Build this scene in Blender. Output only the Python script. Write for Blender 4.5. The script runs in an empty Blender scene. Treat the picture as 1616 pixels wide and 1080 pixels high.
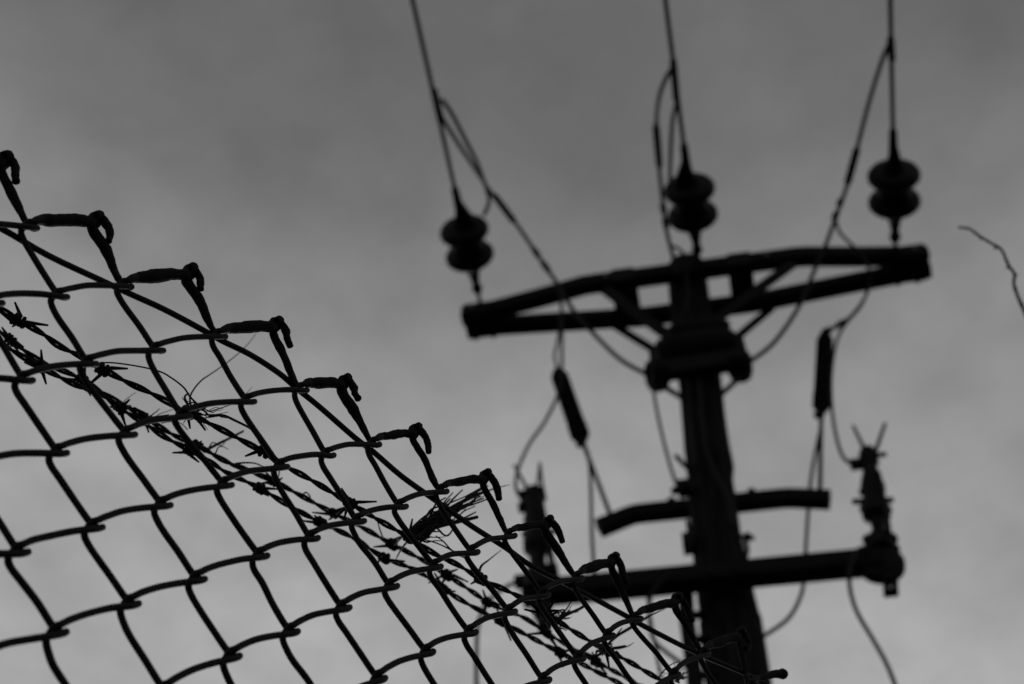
import bpy, math, random
import numpy as np

random.seed(7)
rng = np.random.default_rng(11)
scene = bpy.context.scene
COL = scene.collection

# ------------------------------------------------------------------ camera
# surveyed from the photograph: 50 mm equivalent lens, aimed 54 degrees up, slightly rolled
F_PX, CX, CY = 2200.0, 808.0, 540.0
CAM = np.array([0.0, 0.0, 1.60])
_z = np.array([82.0, -1600.0, F_PX]); _z /= np.linalg.norm(_z)          # world up, in lens axes (right, down, forward)
_y = np.array([692.0, 3060.0, F_PX]); _y -= (_y @ _z) * _z; _y /= np.linalg.norm(_y)   # along the power line
_x = np.cross(_y, _z)
L2W = np.array([_x, _y, _z])                                            # lens axes -> world
cam_data = bpy.data.cameras.new('camera')
cam = bpy.data.objects.new('camera', cam_data); COL.objects.link(cam)
scene.camera = cam
right, up, back = L2W @ [1, 0, 0], L2W @ [0, -1, 0], L2W @ [0, 0, -1]
from mathutils import Matrix
cam.matrix_world = Matrix(((right[0], up[0], back[0], CAM[0]), (right[1], up[1], back[1], CAM[1]),
                           (right[2], up[2], back[2], CAM[2]), (0, 0, 0, 1)))
cam_data.sensor_width = 36.0
cam_data.lens = F_PX / 1616.0 * 36.0
cam_data.clip_start = 0.02
cam_data.clip_end = 6000.0
cam_data.dof.use_dof = True
cam_data.dof.focus_distance = 1.06
cam_data.dof.aperture_fstop = 7.5

# ------------------------------------------------------------------ sky, sun, exposure
SUN_EL, SUN_AZ = math.radians(22), math.radians(-12)      # straight in front of the camera (azimuth from +Y to +X)
world = bpy.data.worlds.new('World'); scene.world = world; world.use_nodes = True
nt = world.node_tree; nt.nodes.clear()
def N(tree, kind, **kw):
    n = tree.nodes.new(kind)
    for k, v in kw.items():
        if k.startswith('in_'):
            key = k[3:]
            n.inputs[int(key) if key.isdigit() else key.replace('_', ' ')].default_value = v
        else: setattr(n, k, v)
    return n
def mathn(tree, op, a, b=None, c=None, clamp=False):
    n = tree.nodes.new('ShaderNodeMath'); n.operation = op; n.use_clamp = clamp
    for i, v in enumerate((a, b, c)):
        if v is None: continue
        if isinstance(v, (int, float)): n.inputs[i].default_value = v
        else: tree.links.new(v, n.inputs[i])
    return n.outputs[0]
sky = N(nt, 'ShaderNodeTexSky', sky_type='NISHITA', sun_disc=False, sun_elevation=SUN_EL, sun_rotation=SUN_AZ,
        altitude=100.0, air_density=1.0, dust_density=1.2, ozone_density=1.0)
bw = N(nt, 'ShaderNodeRGBToBW'); nt.links.new(sky.outputs[0], bw.inputs[0])
tc = N(nt, 'ShaderNodeTexCoord')
sep = N(nt, 'ShaderNodeSeparateXYZ'); nt.links.new(tc.outputs['Generated'], sep.inputs[0])
zc = mathn(nt, 'ADD', mathn(nt, 'MAXIMUM', sep.outputs[2], 0.0), 0.18)     # a cloud deck overhead
cu, cv = mathn(nt, 'DIVIDE', sep.outputs[0], zc), mathn(nt, 'DIVIDE', sep.outputs[1], zc)
comb = N(nt, 'ShaderNodeCombineXYZ'); nt.links.new(cu, comb.inputs[0]); nt.links.new(cv, comb.inputs[1])
mp = N(nt, 'ShaderNodeMapping'); mp.inputs['Rotation'].default_value = (0, 0, 0.19); mp.inputs['Scale'].default_value = (1.0, 1.0, 1.0)
mp.inputs['Location'].default_value = (-0.89, 11.71, -12.2)
nt.links.new(comb.outputs[0], mp.inputs[0])
n1 = N(nt, 'ShaderNodeTexNoise', in_Scale=1.6, in_Detail=2.0, in_Roughness=0.5, in_Distortion=0.1)
n2 = N(nt, 'ShaderNodeTexNoise', in_Scale=6.0, in_Detail=4.0, in_Roughness=0.5, in_Distortion=0.1)
n3 = N(nt, 'ShaderNodeTexNoise', in_Scale=14.0, in_Detail=5.0, in_Roughness=0.55, in_Distortion=0.15)
for n in (n1, n2, n3): nt.links.new(mp.outputs[0], n.inputs['Vector'])
c1 = mathn(nt, 'MULTIPLY_ADD', n1.outputs[0], 0.34, 0.83)
c2 = mathn(nt, 'MULTIPLY_ADD', n2.outputs[0], 0.62, 0.69)
c3 = mathn(nt, 'MULTIPLY_ADD', n3.outputs[0], 0.44, 0.78)
clouds = mathn(nt, 'MULTIPLY', mathn(nt, 'MULTIPLY', c1, c2), c3)
# overcast deck: thin and bright towards the horizon, thick and dark overhead, the same all the way round
deck = N(nt, 'ShaderNodeValToRGB'); deck.color_ramp.interpolation = 'B_SPLINE'
stops = [(0.0, .40), (.60, .395), (.69, .365), (.75, .325), (.79, .305), (.825, .235), (.86, .165), (.91, .138), (1.0, .120)]
while len(deck.color_ramp.elements) < len(stops): deck.color_ramp.elements.new(0.5)
for e, (p_, v_) in zip(deck.color_ramp.elements, stops): e.position = p_; e.color = (v_, v_, v_, 1)
nt.links.new(sep.outputs[2], deck.inputs[0])
lum = mathn(nt, 'MULTIPLY', mathn(nt, 'ADD', mathn(nt, 'MULTIPLY', deck.outputs[0], 11.9 * .85), mathn(nt, 'MULTIPLY', bw.outputs[0], .15)), clouds)
bg = N(nt, 'ShaderNodeBackground', in_Strength=0.10)
nt.links.new(lum, bg.inputs['Color'])
wo = N(nt, 'ShaderNodeOutputWorld'); nt.links.new(bg.outputs[0], wo.inputs[0])

sun_data = bpy.data.lights.new('sun', 'SUN'); sun_data.energy = 0.5; sun_data.angle = math.radians(14)
sun_data.color = (1.0, 1.0, 1.0)
sun = bpy.data.objects.new('sun', sun_data); COL.objects.link(sun)
_sd = np.array([math.sin(SUN_AZ) * math.cos(SUN_EL), math.cos(SUN_AZ) * math.cos(SUN_EL), math.sin(SUN_EL)])
from mathutils import Vector
sun.rotation_euler = Vector(_sd).to_track_quat('Z', 'Y').to_euler(); sun.location = (20, 60, 40)

vs = scene.view_settings
vs.view_transform = 'Standard'; vs.look = 'None'; vs.gamma = 1.0; vs.use_curve_mapping = False
vs.exposure = -0.25

# ------------------------------------------------------------------ survey helpers
def ray(px, py):
    return L2W @ np.array([(px - CX) / F_PX, (py - CY) / F_PX, 1.0])
def onY(px, py, Y):                       # point on the vertical plane at distance Y down the line
    d = ray(px, py); return CAM + d * (Y / d[1])
def onZ(px, py, Z):
    d = ray(px, py); return CAM + d * ((Z - CAM[2]) / d[2])
def at(px, py, depth):
    return CAM + ray(px, py) * depth
def depth_of(p): return float((np.asarray(p) - CAM) @ (L2W @ [0, 0, 1]))
def metres(px, p): return px * depth_of(p) / F_PX

# ------------------------------------------------------------------ materials (monochrome place: everything is grey)
def material(name, base, rough=0.6, spec=0.5, metallic=0.0, var=0.4, scale=30.0, bump=0.3, bump_scale=120.0, stretch=(1, 1, 1), dist=0.001):
    m = bpy.data.materials.new(name); m.use_nodes = True
    t = m.node_tree; b = t.nodes['Principled BSDF']
    co = N(t, 'ShaderNodeTexCoord'); mpn = N(t, 'ShaderNodeMapping'); mpn.inputs['Scale'].default_value = stretch
    t.links.new(co.outputs['Object'], mpn.inputs[0])
    nz = N(t, 'ShaderNodeTexNoise', in_Scale=scale, in_Detail=6.0, in_Roughness=0.65)
    t.links.new(mpn.outputs[0], nz.inputs['Vector'])
    cr = N(t, 'ShaderNodeValToRGB')
    lo, hi = base * (1 - var), base * (1 + var)
    cr.color_ramp.elements[0].position = 0.3; cr.color_ramp.elements[0].color = (lo, lo, lo, 1)
    cr.color_ramp.elements[1].position = 0.7; cr.color_ramp.elements[1].color = (hi, hi, hi, 1)
    t.links.new(nz.outputs[0], cr.inputs[0]); t.links.new(cr.outputs[0], b.inputs['Base Color'])
    b.inputs['Roughness'].default_value = rough; b.inputs['Metallic'].default_value = metallic
    b.inputs['Specular IOR Level'].default_value = spec
    rr = mathn(t, 'MULTIPLY_ADD', nz.outputs[0], 0.3, rough - 0.15, clamp=True); t.links.new(rr, b.inputs['Roughness'])
    if bump > 0:
        nb = N(t, 'ShaderNodeTexNoise', in_Scale=bump_scale, in_Detail=4.0, in_Roughness=0.6)
        t.links.new(mpn.outputs[0], nb.inputs['Vector'])
        bp = N(t, 'ShaderNodeBump', in_Strength=bump, in_Distance=dist)
        t.links.new(nb.outputs[0], bp.inputs['Height']); t.links.new(bp.outputs[0], b.inputs['Normal'])
    return m
M = {
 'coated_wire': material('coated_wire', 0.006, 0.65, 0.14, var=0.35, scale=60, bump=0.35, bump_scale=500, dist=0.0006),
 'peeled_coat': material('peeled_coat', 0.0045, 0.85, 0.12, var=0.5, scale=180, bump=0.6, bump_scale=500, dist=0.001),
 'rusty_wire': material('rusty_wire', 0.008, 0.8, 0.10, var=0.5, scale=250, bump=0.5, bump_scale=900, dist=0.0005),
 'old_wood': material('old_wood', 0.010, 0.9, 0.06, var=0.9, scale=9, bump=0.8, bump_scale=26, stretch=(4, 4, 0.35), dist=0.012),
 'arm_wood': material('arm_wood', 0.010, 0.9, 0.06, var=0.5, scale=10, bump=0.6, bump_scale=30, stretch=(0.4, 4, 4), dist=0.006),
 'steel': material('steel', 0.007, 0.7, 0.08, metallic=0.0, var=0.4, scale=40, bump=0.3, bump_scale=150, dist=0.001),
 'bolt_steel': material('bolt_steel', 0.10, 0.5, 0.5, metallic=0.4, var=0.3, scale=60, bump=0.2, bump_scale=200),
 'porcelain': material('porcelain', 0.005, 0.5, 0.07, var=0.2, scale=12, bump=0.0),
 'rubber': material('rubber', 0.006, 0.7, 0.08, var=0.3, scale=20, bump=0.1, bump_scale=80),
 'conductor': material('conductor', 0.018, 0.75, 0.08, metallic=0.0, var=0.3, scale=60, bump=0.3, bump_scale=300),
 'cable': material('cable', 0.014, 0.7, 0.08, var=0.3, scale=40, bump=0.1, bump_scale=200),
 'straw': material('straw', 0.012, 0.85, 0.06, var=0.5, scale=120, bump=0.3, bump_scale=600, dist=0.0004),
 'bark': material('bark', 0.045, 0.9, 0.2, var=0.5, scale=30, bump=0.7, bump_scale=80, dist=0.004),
 'ground': material('ground', 0.050, 0.95, 0.2, var=0.5, scale=3, bump=0.5, bump_scale=40, dist=0.01),
 'concrete': material('concrete', 0.20, 0.9, 0.2, var=0.25, scale=14, bump=0.4, bump_scale=90, dist=0.004),
}

# ------------------------------------------------------------------ mesh helpers: each returns (verts, faces)
def nrm(v): v = np.asarray(v, float); return v / (np.linalg.norm(v) + 1e-12)
def spline(pts, per=8):
    P = np.asarray(pts, float)
    if len(P) < 3: return P
    Q = np.vstack([2 * P[0] - P[1], P, 2 * P[-1] - P[-2]])
    out = []
    t = np.linspace(0, 1, per, endpoint=False)[:, None]
    for i in range(1, len(Q) - 2):
        p0, p1, p2, p3 = Q[i - 1], Q[i], Q[i + 1], Q[i + 2]
        out.append(0.5 * (2 * p1 + (p2 - p0) * t + (2 * p0 - 5 * p1 + 4 * p2 - p3) * t**2 + (3 * p1 - p0 - 3 * p2 + p3) * t**3))
    out.append(P[-1:]); return np.vstack(out)
def tube(pts, r, sides=8, caps=True):
    P = np.asarray(pts, float); n = len(P)
    R = np.full(n, r, float) if np.isscalar(r) else np.asarray(r, float)
    T = np.gradient(P, axis=0); T /= np.linalg.norm(T, axis=1)[:, None] + 1e-12
    a = np.array([0, 0, 1.0]) if abs(T[0][2]) < 0.9 else np.array([1.0, 0, 0])
    u = nrm(np.cross(T[0], a)); U = np.empty_like(P)
    for i in range(n):
        u = u - (u @ T[i]) * T[i]; u = u / (np.linalg.norm(u) + 1e-12); U[i] = u
    V = np.cross(T, U)
    th = np.linspace(0, 2 * math.pi, sides, endpoint=False)
    ring = P[:, None, :] + R[:, None, None] * (np.cos(th)[None, :, None] * U[:, None, :] + np.sin(th)[None, :, None] * V[:, None, :])
    verts = ring.reshape(-1, 3)
    i = np.arange(n - 1)[:, None] * sides; j = np.arange(sides)[None, :]; k = (j + 1) % sides
    F = np.stack([i + j, i + k, i + sides + k, i + sides + j], -1).reshape(-1, 4).tolist()
    if caps:
        verts = np.vstack([verts, P[0] - T[0] * R[0] * 0.5, P[-1] + T[-1] * R[-1] * 0.5])
        c0, c1 = n * sides, n * sides + 1
        F += [[c0, (q + 1) % sides, q] for q in range(sides)]
        b = (n - 1) * sides
        F += [[c1, b + q, b + (q + 1) % sides] for q in range(sides)]
    return verts, F
def lathe(p0, axis, prof, sides=24):                      # prof: (distance along axis, radius)
    ax = nrm(axis); p0 = np.asarray(p0, float)
    a = np.array([0, 0, 1.0]) if abs(ax[2]) < 0.9 else np.array([1.0, 0, 0])
    u = nrm(np.cross(ax, a)); v = np.cross(ax, u)
    th = np.linspace(0, 2 * math.pi, sides, endpoint=False); n = len(prof)
    verts = np.vstack([p0 + ax * t + max(r, 1e-4) * (np.cos(th)[:, None] * u + np.sin(th)[:, None] * v) for t, r in prof])
    F = [[i * sides + j, i * sides + (j + 1) % sides, (i + 1) * sides + (j + 1) % sides, (i + 1) * sides + j] for i in range(n - 1) for j in range(sides)]
    F.append(list(range(sides))[::-1]); F.append([(n - 1) * sides + j for j in range(sides)])
    return verts, F
def bar(pts, w, h, side=(0, 1, 0), bev=0.12):             # chamfered rectangular bar swept along pts; w along side, h across
    P = np.asarray(pts, float); n = len(P); c = bev * min(w, h)
    prof = [(-w/2+c, -h/2), (w/2-c, -h/2), (w/2, -h/2+c), (w/2, h/2-c), (w/2-c, h/2), (-w/2+c, h/2), (-w/2, h/2-c), (-w/2, -h/2+c)]
    T = np.gradient(P, axis=0); V = []
    for i in range(n):
        t = nrm(T[i]); s = np.asarray(side, float); s = nrm(s - (s @ t) * t); o = np.cross(t, s)
        V += [P[i] + a * s + b * o for a, b in prof]
    F = [[i*8+j, i*8+(j+1) % 8, (i+1)*8+(j+1) % 8, (i+1)*8+j] for i in range(n-1) for j in range(8)]
    F.append(list(range(8))[::-1]); F.append([(n-1)*8+j for j in range(8)])
    return np.array(V), F
def box(c, x, y, z, ax=(1, 0, 0), ay=(0, 1, 0)):
    ax = nrm(ax); c = np.asarray(c, float)
    return bar([c - ax * x / 2, c + ax * x / 2], y, z, side=ay, bev=0.14)
def join(*parts):
    V, F, o = [], [], 0
    for v, f in parts:
        V.append(np.asarray(v)); F += [[i + o for i in q] for q in f]; o += len(v)
    return np.vstack(V), F

# ------------------------------------------------------------------ object helpers
def mesh_obj(name, geo, mat, parent=None, origin=(0, 0, 0), smooth=True):
    v, f = geo; o_ = np.asarray(origin, float)
    if parent is not None: o_ = np.asarray(parent['_o'], float)
    me = bpy.data.meshes.new(name); me.from_pydata((np.asarray(v) - o_).tolist(), [], f); me.update()
    if smooth:
        me.polygons.foreach_set('use_smooth', [True] * len(me.polygons))
        try: me.set_sharp_from_angle(angle=math.radians(42))
        except Exception: pass
    me.materials.append(M[mat])
    ob = bpy.data.objects.new(name, me); COL.objects.link(ob)
    if parent is not None: ob.parent = parent
    else: ob.location = o_
    ob['_o'] = [float(q) for q in o_]
    return ob
def tag(o, label, cat, group=None, kind=None):
    if label: o['label'] = label
    if cat: o['category'] = cat
    if kind is None and cat: o['kind'] = 'thing'
    if group: o['group'] = group
    if kind: o['kind'] = kind
    return o
def thing(name, loc, label, cat, group=None):
    o = bpy.data.objects.new(name, None); COL.objects.link(o); o.location = [float(q) for q in loc]; o.empty_display_size = 0.1
    o['_o'] = [float(q) for q in loc]
    return tag(o, label, cat, group)

# ------------------------------------------------------------------ ground
g = 3000.0
gv = [(-g, -g, 0), (g, -g, 0), (g, g, 0), (-g, g, 0)]
tag(mesh_obj('ground', (np.array(gv), [[0, 1, 2, 3]]), 'ground'), 'dark bare ground under the fence and pole', None, kind='structure')

# ------------------------------------------------------------------ chain-link fence
FA, FS, FH = 0.888359, 0.07, 0.0840881                    # heading, horizontal and vertical mesh pitch
_w0 = np.array([0.2, .9, .6]); _w0 -= (_w0 @ _z) * _z; _w0 /= np.linalg.norm(_w0); _x0 = np.cross(_w0, _z)
FD = L2W @ (math.cos(FA) * _x0 + math.sin(FA) * _w0); FD[2] = 0; FD = nrm(FD)     # along the fence
FO = CAM + L2W @ np.array([-0.313435, -0.100755, 0.974992])                        # top-row reference knuckle
UP = np.array([0, 0, 1.0])
FN = nrm(np.cross(FD, UP));  FN = FN if FN @ (CAM - FO) > 0 else -FN               # towards the camera
def on_fence(px, py, off=0.0):
    d = ray(px, py); o = FO + FN * off
    return CAM + d * (((o - CAM) @ FN) / (d @ FN))
survey = {(0,1):(55,357),(1,1):(205,450),(2,1):(354,529),(3,1):(484,614),(4,1):(599,700),(5,1):(706,774),(6,1):(814,844),(7,1):(921,911),(8,1):(1014,975),(9,1):(1121,1030),(10,1):(1196,1082),
(.5,2):(102,466),(1.5,2):(255,551),(2.5,2):(400,632),(3.5,2):(526,717),(4.5,2):(641,798),(5.5,2):(755,870),(6.5,2):(867,937),(7.5,2):(970,1002),(8.5,2):(1074,1064),
(1,3):(148,572),(2,3):(297,655),(3,3):(452,735),(4,3):(574,821),(5,3):(696,893),(6,3):(814,964),
(.5,4):(46,598),(1.5,4):(209,684),(2.5,4):(363,764),(3.5,4):(500,848),(4.5,4):(626,924),(5.5,4):(751,997),
(1,5):(100,713),(2,5):(265,796),(3,5):(419,876),(4,5):(550,958),(5,5):(683,1028),
(1.5,6):(156,831),(2.5,6):(319,913),(3.5,6):(467,996),(4.5,6):(606,1070),
(1,7):(37,870),(2,7):(213,952),(3,7):(374,1035),(1.5,8):(97,997)}
peaks = {-.5:(8,258),.5:(152,352),1.5:(300,434),2.5:(436,517),3.5:(544,608),4.5:(656,685),5.5:(766,757),6.5:(864,830),7.5:(968,888),8.5:(1068,951),9.5:(1168,1005),10.5:(1236,1064)}
seen = {k: on_fence(x - 11, y) for (k, (x, y)) in survey.items()}
seen.update({(u, 0): on_fence(x, y) for u, (x, y) in peaks.items()})
def ideal(u, k): return FO + FD * (u * FS) - UP * (k * FH / 2)
res = {k: seen[k] - ideal(*k) for k in seen}
RK = np.array(list(res)); RV = np.array([res[tuple(k)] for k in RK])
def node(u, k):
    if (u, k) in seen: return seen[(u, k)]
    d2 = (RK[:, 0] - u)**2 + ((RK[:, 1] - k) / 2)**2
    w = np.exp(-d2 / 1.6) ; s = w.sum()
    off = (w[:, None] * RV).sum(0) / (s + 0.15)
    return ideal(u, k) + off
WR = 0.00215
fence = thing('chain_link_fence', FO * [1, 1, 0], 'dark coated chain-link fence with knuckled top edge in the foreground', 'fence')
U0, U1 = -7, 20
rows = int((FO[2] - 0.04) / (FH / 2))
def lumps(n, amp): 
    x = rng.normal(0, 1, n); k = np.array([.2, .6, 1, .6, .2]); return 1 + amp * np.convolve(x, k / k.sum(), 'same')
for m in range(2 * U0, 2 * U1):
    near = -3 <= m <= 22
    wob = lambda a: FN * rng.normal(0, a) + UP * rng.normal(0, a * .7) + FD * rng.normal(0, a * .7)
    pts, rad = [], []
    OV = FD * (WR * 1.15)
    is_left = lambda k: (m + k) % 2 == 1
    def npos(k): return node(m / 2 if is_left(k) else (m + 1) / 2, k)
    k0 = 0
    # knuckled top end
    A, B = npos(0), npos(1); dirn = nrm(A - B)
    fat = rng.uniform(1.7, 2.15) if m < 8 else rng.uniform(1.45, 1.95)
    if not is_left(0):                                    # flat strand arriving: curls over and hooks down beside its neighbour
        nb = nrm(node((m + 2) / 2, 1) - A)                # down along the neighbour's steep strand
        off = nrm(FD - (FD @ nb) * nb)
        if m == 20:
            top = [A + FN * .001, A - dirn * .006 + FN * .002]; rad += [1.9, 2.1]
        else:
            L = rng.uniform(.013, .025); sp = rng.uniform(.45, 1.3); tw_ = rng.uniform(-.0018, .0035)
            top = [A + nb * L + off * (.0028 * sp + tw_) + FN * .002, A + nb * L * .6 + off * .0056 * sp + FN * .002, A + nb * .004 + off * .0068 * (.5 + .5 * sp) + FN * .002,
                   A - nb * .0030 + off * .0040 + FN * .002, A - nb * .0036 - off * .0015 + FN * .002, A - dirn * .008 + FN * .002]
            rad += [1.15, 1.3, 1.4, 1.5, 1.65, 1.75]
        pts += top
        rad += [fat, fat * 1.02, fat * .88]
        pts += [A + (B - A) * .35 + FN * WR + UP * .0028, A + (B - A) * .66 + FN * WR + UP * .0034, A + (B - A) * .86 + FN * WR + UP * .0045]
    else:                                                 # steep strand arriving: small curl round the hook
        fat2 = rng.uniform(1.5, 1.9) if m < 8 else rng.uniform(1.25, 1.7)
        pts += [A + FN * .006 - FD * .004 - UP * .001, A + FN * .0045 + UP * .0042 - FD * .001, A - FN * .001 + UP * .003 + FD * .0005, A - FN * WR - UP * .006,
                A + (B - A) * .4 - FN * WR - UP * .001 + wob(.0005), A + (B - A) * .75 - FN * WR + wob(.0004)]
        rad += [1.3, 1.6, 1.7, fat2, fat2, 1.2]
        if m == 21: pts, rad = pts[-2:], rad[-2:]
    # the woven zigzag below: each bend wraps through its neighbour's bend
    O3 = lambda a, b, c: (FD * a + UP * b + FN * c) * WR
    for k in range(1, rows):
        A = npos(k); left = is_left(k)
        if left: pts += [A + O3(.5, 1.9, 1.15), A + O3(-.6, .9, .6), A + O3(-.8, -.7, -.6), A + O3(-.8, -2.6, -1.2)]
        else: pts += [A + O3(-.2, 2.0, -1.25), A + O3(1.9, 1.35, -.7), A + O3(2.7, 1.4, .2), A + O3(.9, -1.2, 1.15)]
        rad += [1.0] * 4
        if k == rows - 1: break
        B = npos(k + 1)
        if left:                                          # steep strand at the back: drops straight first, then slants
            a, b = A + O3(-.8, -2.6, -1.2), B + O3(-.2, 2.0, -1.25); d = b - a; bow = FD * FS * 0.05
            pts += [a + d * .16 - bow * .75, a + d * .36 - bow * .8 + wob(.0004), a + d * .66 - bow * .35 + wob(.0004)]
        else:                                             # flat strand in front: leaves the hook level, then dives into the lower bend
            a, b = A + O3(.9, -1.2, 1.15), B + O3(.5, 1.9, 1.15); d = b - a; bow = UP * FH * .05
            pts += [a + d * .32 + bow * .55 + wob(.0003), a + d * .64 + bow * .75 + wob(.0003), a + d * .87 + bow * .45]
        rad += [1.0] * 3
    per = 6 if near else 2
    P = spline(pts, per)
    R = np.interp(np.linspace(0, len(rad) - 1, len(P)), np.arange(len(rad)), rad) * WR
    ntop = 9 * per
    fac = np.ones(len(P)); fac[:ntop] = lumps(ntop, .10)
    fac[ntop:] = lumps(len(P) - ntop, .015)
    tv = tube(P, R * fac, 10 if near else 6)
    if near:                                              # flaking edges on the knuckled end
        q = ntop * 10; ctr = np.repeat(P[:ntop], 10, axis=0)
        tv[0][:q] = ctr + (tv[0][:q] - ctr) * (1 + np.clip(rng.normal(0, .035, (q, 1)), -.06, .16))
    wo_ = mesh_obj('wire', tv, 'coated_wire', fence)
    wo_.data.materials.append(M['peeled_coat'])           # the knuckled end has lost its smooth coat
    sd = 10 if near else 6; ncut = (len(top) + 2 if not is_left(0) else 5) * per * sd
    mi = np.zeros(len(wo_.data.polygons), int); mi[:ncut] = 1; mi[-2 * sd:-sd] = 1
    wo_.data.polygons.foreach_set('material_index', mi)
# tension wire threaded behind the top row
tw = [(-90,318),(0,360),(75,403),(160,443),(205,464),(260,489),(320,521),(352,539),(395,560),(440,589),(468,613),(505,643),(560,691),(590,714),(634,752),(690,792),(745,831),(797,864),(841,895),(906,928),(991,974),(1021,991),(1098,1030),(1187,1069),(1290,1128)]
P = spline([on_fence(x, y, -.0055) for x, y in tw], 4)
ext0 = P[0] - FD * .4 * np.linspace(1, .1, 6)[:, None]; ext1 = P[-1] + FD * .75 * np.linspace(.1, 1, 6)[:, None]
ext0[:, 2] += .0; 
mesh_obj('tension_wire', tube(np.vstack([ext0, P, ext1]), .0022, 8), 'coated_wire', fence)
for u in (U0 - .3, U1 + .3):                              # end posts, out of the photograph
    b = ideal(u, 0) - FN * .035; b[2] = 0
    mesh_obj('post', lathe(b, UP, [(0, .03), (FO[2] + .05, .03), (FO[2] + .065, .034), (FO[2] + .09, .022)], 16), 'steel', fence)

# ------------------------------------------------------------------ barbed wire behind the mesh
def barbed(pix, off, barbs, label, seed, r=.00125):
    rs = np.random.default_rng(seed)
    P = spline([on_fence(x, y, off) for x, y in pix], 10)
    a, b = nrm(P[0] - P[6]), nrm(P[-1] - P[-7])
    P = np.vstack([P[0] + (-FD * .35) * np.linspace(1, .08, 14)[:, None], P, P[-1] + FD * .7 * np.linspace(.04, 1, 26)[:, None]])
    seg = np.r_[0, np.cumsum(np.linalg.norm(np.diff(P, axis=0), axis=1))]
    s = np.arange(0, seg[-1], .0035)
    C = np.stack([np.interp(s, seg, P[:, i]) for i in range(3)], 1)
    T = np.gradient(C, axis=0); T /= np.linalg.norm(T, axis=1)[:, None]
    S1 = np.cross(T, UP); S1 /= np.linalg.norm(S1, axis=1)[:, None]; S2 = np.cross(S1, T)
    pitch = .047
    ph = 2 * math.pi * s / pitch + .6 * np.sin(s * 23 + seed)
    root = thing('barbed_wire', C[0] * [1, 1, 0], label, 'barbed wire', 'barbed wire strands behind the fence')
    for q in (0, math.pi):
        hel = C + (r * 1.02) * (np.cos(ph + q)[:, None] * S1 + np.sin(ph + q)[:, None] * S2)
        mesh_obj('strand', tube(hel, r, 7), 'rusty_wire', root)
    for bx, by in barbs:
        p = on_fence(bx, by, off); i = int(np.argmin(((C - p)**2).sum(1))); c, t = C[i], T[i]
        a = np.linspace(0, 2 * math.pi * 1.5, 22)
        parts = []
        for sgn in (-1, 1):
            rr = r * 2.5 * (1 + .12 * rs.normal())
            o = rs.uniform(0, 6.28)
            coil = [c + t * (sgn * .0026 + sgn * .0011 * (x - 5) / 2.6) + rr * (math.cos(x + o) * S1[i] + math.sin(x + o) * S2[i]) for x in a]
            e0 = coil[0] + nrm(coil[0] - c + t * sgn * rs.uniform(-.003, .003) + rs.normal(0, .0012, 3)) * rs.uniform(.009, .017)
            e1 = coil[-1] + nrm(coil[-1] - c + rs.normal(0, .0015, 3)) * rs.uniform(.009, .017)
            path = np.vstack([e0, coil, e1]); rad = np.full(len(path), r * 1.2); rad[0] = rad[-1] = r * .55
            parts.append(tube(path, rad, 6))
        mesh_obj('barb', join(*parts), 'rusty_wire', root)
    return root
wa = [(-60,455),(0,488),(22,501),(67,527),(93,546),(130,564),(159,581),(204,605),(237,620),(290,648),(330,668),(380,694),(420,716),(445,733),(490,757),(545,790),(608,827),(649,850),(682,872),(723,892),(756,912),(797,931),(819,942),(875,977),(921,1006),(960,1028),(987,1041),(1035,1069),(1090,1100)]
wb = [(-60,482),(0,524),(60,568),(120,594),(161,619),(187,635),(218,652),(246,670),(271,685),(297,697),(326,711),(358,729),(426,757),(485,788),(526,810),(574,834),(615,857),(671,886),(704,907),(741,931),(778,955),(827,975),(861,998),(928,1037),(985,1068),(1040,1098)]
wc = [(-60,498),(0,541),(60,577),(120,608),(161,624),(187,643),(215,660),(234,672),(262,691),(293,707),(315,721),(338,733),(358,746),(411,771),(459,800),(507,825),(559,850),(604,879),(652,898),(682,916),(708,935),(745,957),(790,980),(819,996),(880,1028),(965,1072),(1030,1105)]
OFFA, OFFB, OFFC = -.10, -.24, -.21
barbed(wa, OFFA, [(30,505),(160,581),(300,652),(418,716),(550,792),(650,851),(757,913),(862,968),(957,1026)], 'uppermost rusty barbed wire strand, the sharp one nearest the mesh', 3, .00135)
barbed(wb, OFFB, [(16,537),(128,600),(230,661),(310,706),(430,763),(527,811),(619,859),(706,909),(771,951),(862,998),(940,1043)], 'middle barbed wire strand, slightly blurred behind the uppermost one', 5, .00142)
barbed(wc, OFFC, [(62,578),(192,646),(300,711),(409,770),(507,825),(606,880),(702,932),(790,980),(885,1031)], 'lowest barbed wire strand, running just under the middle one', 8, .0014)

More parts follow.
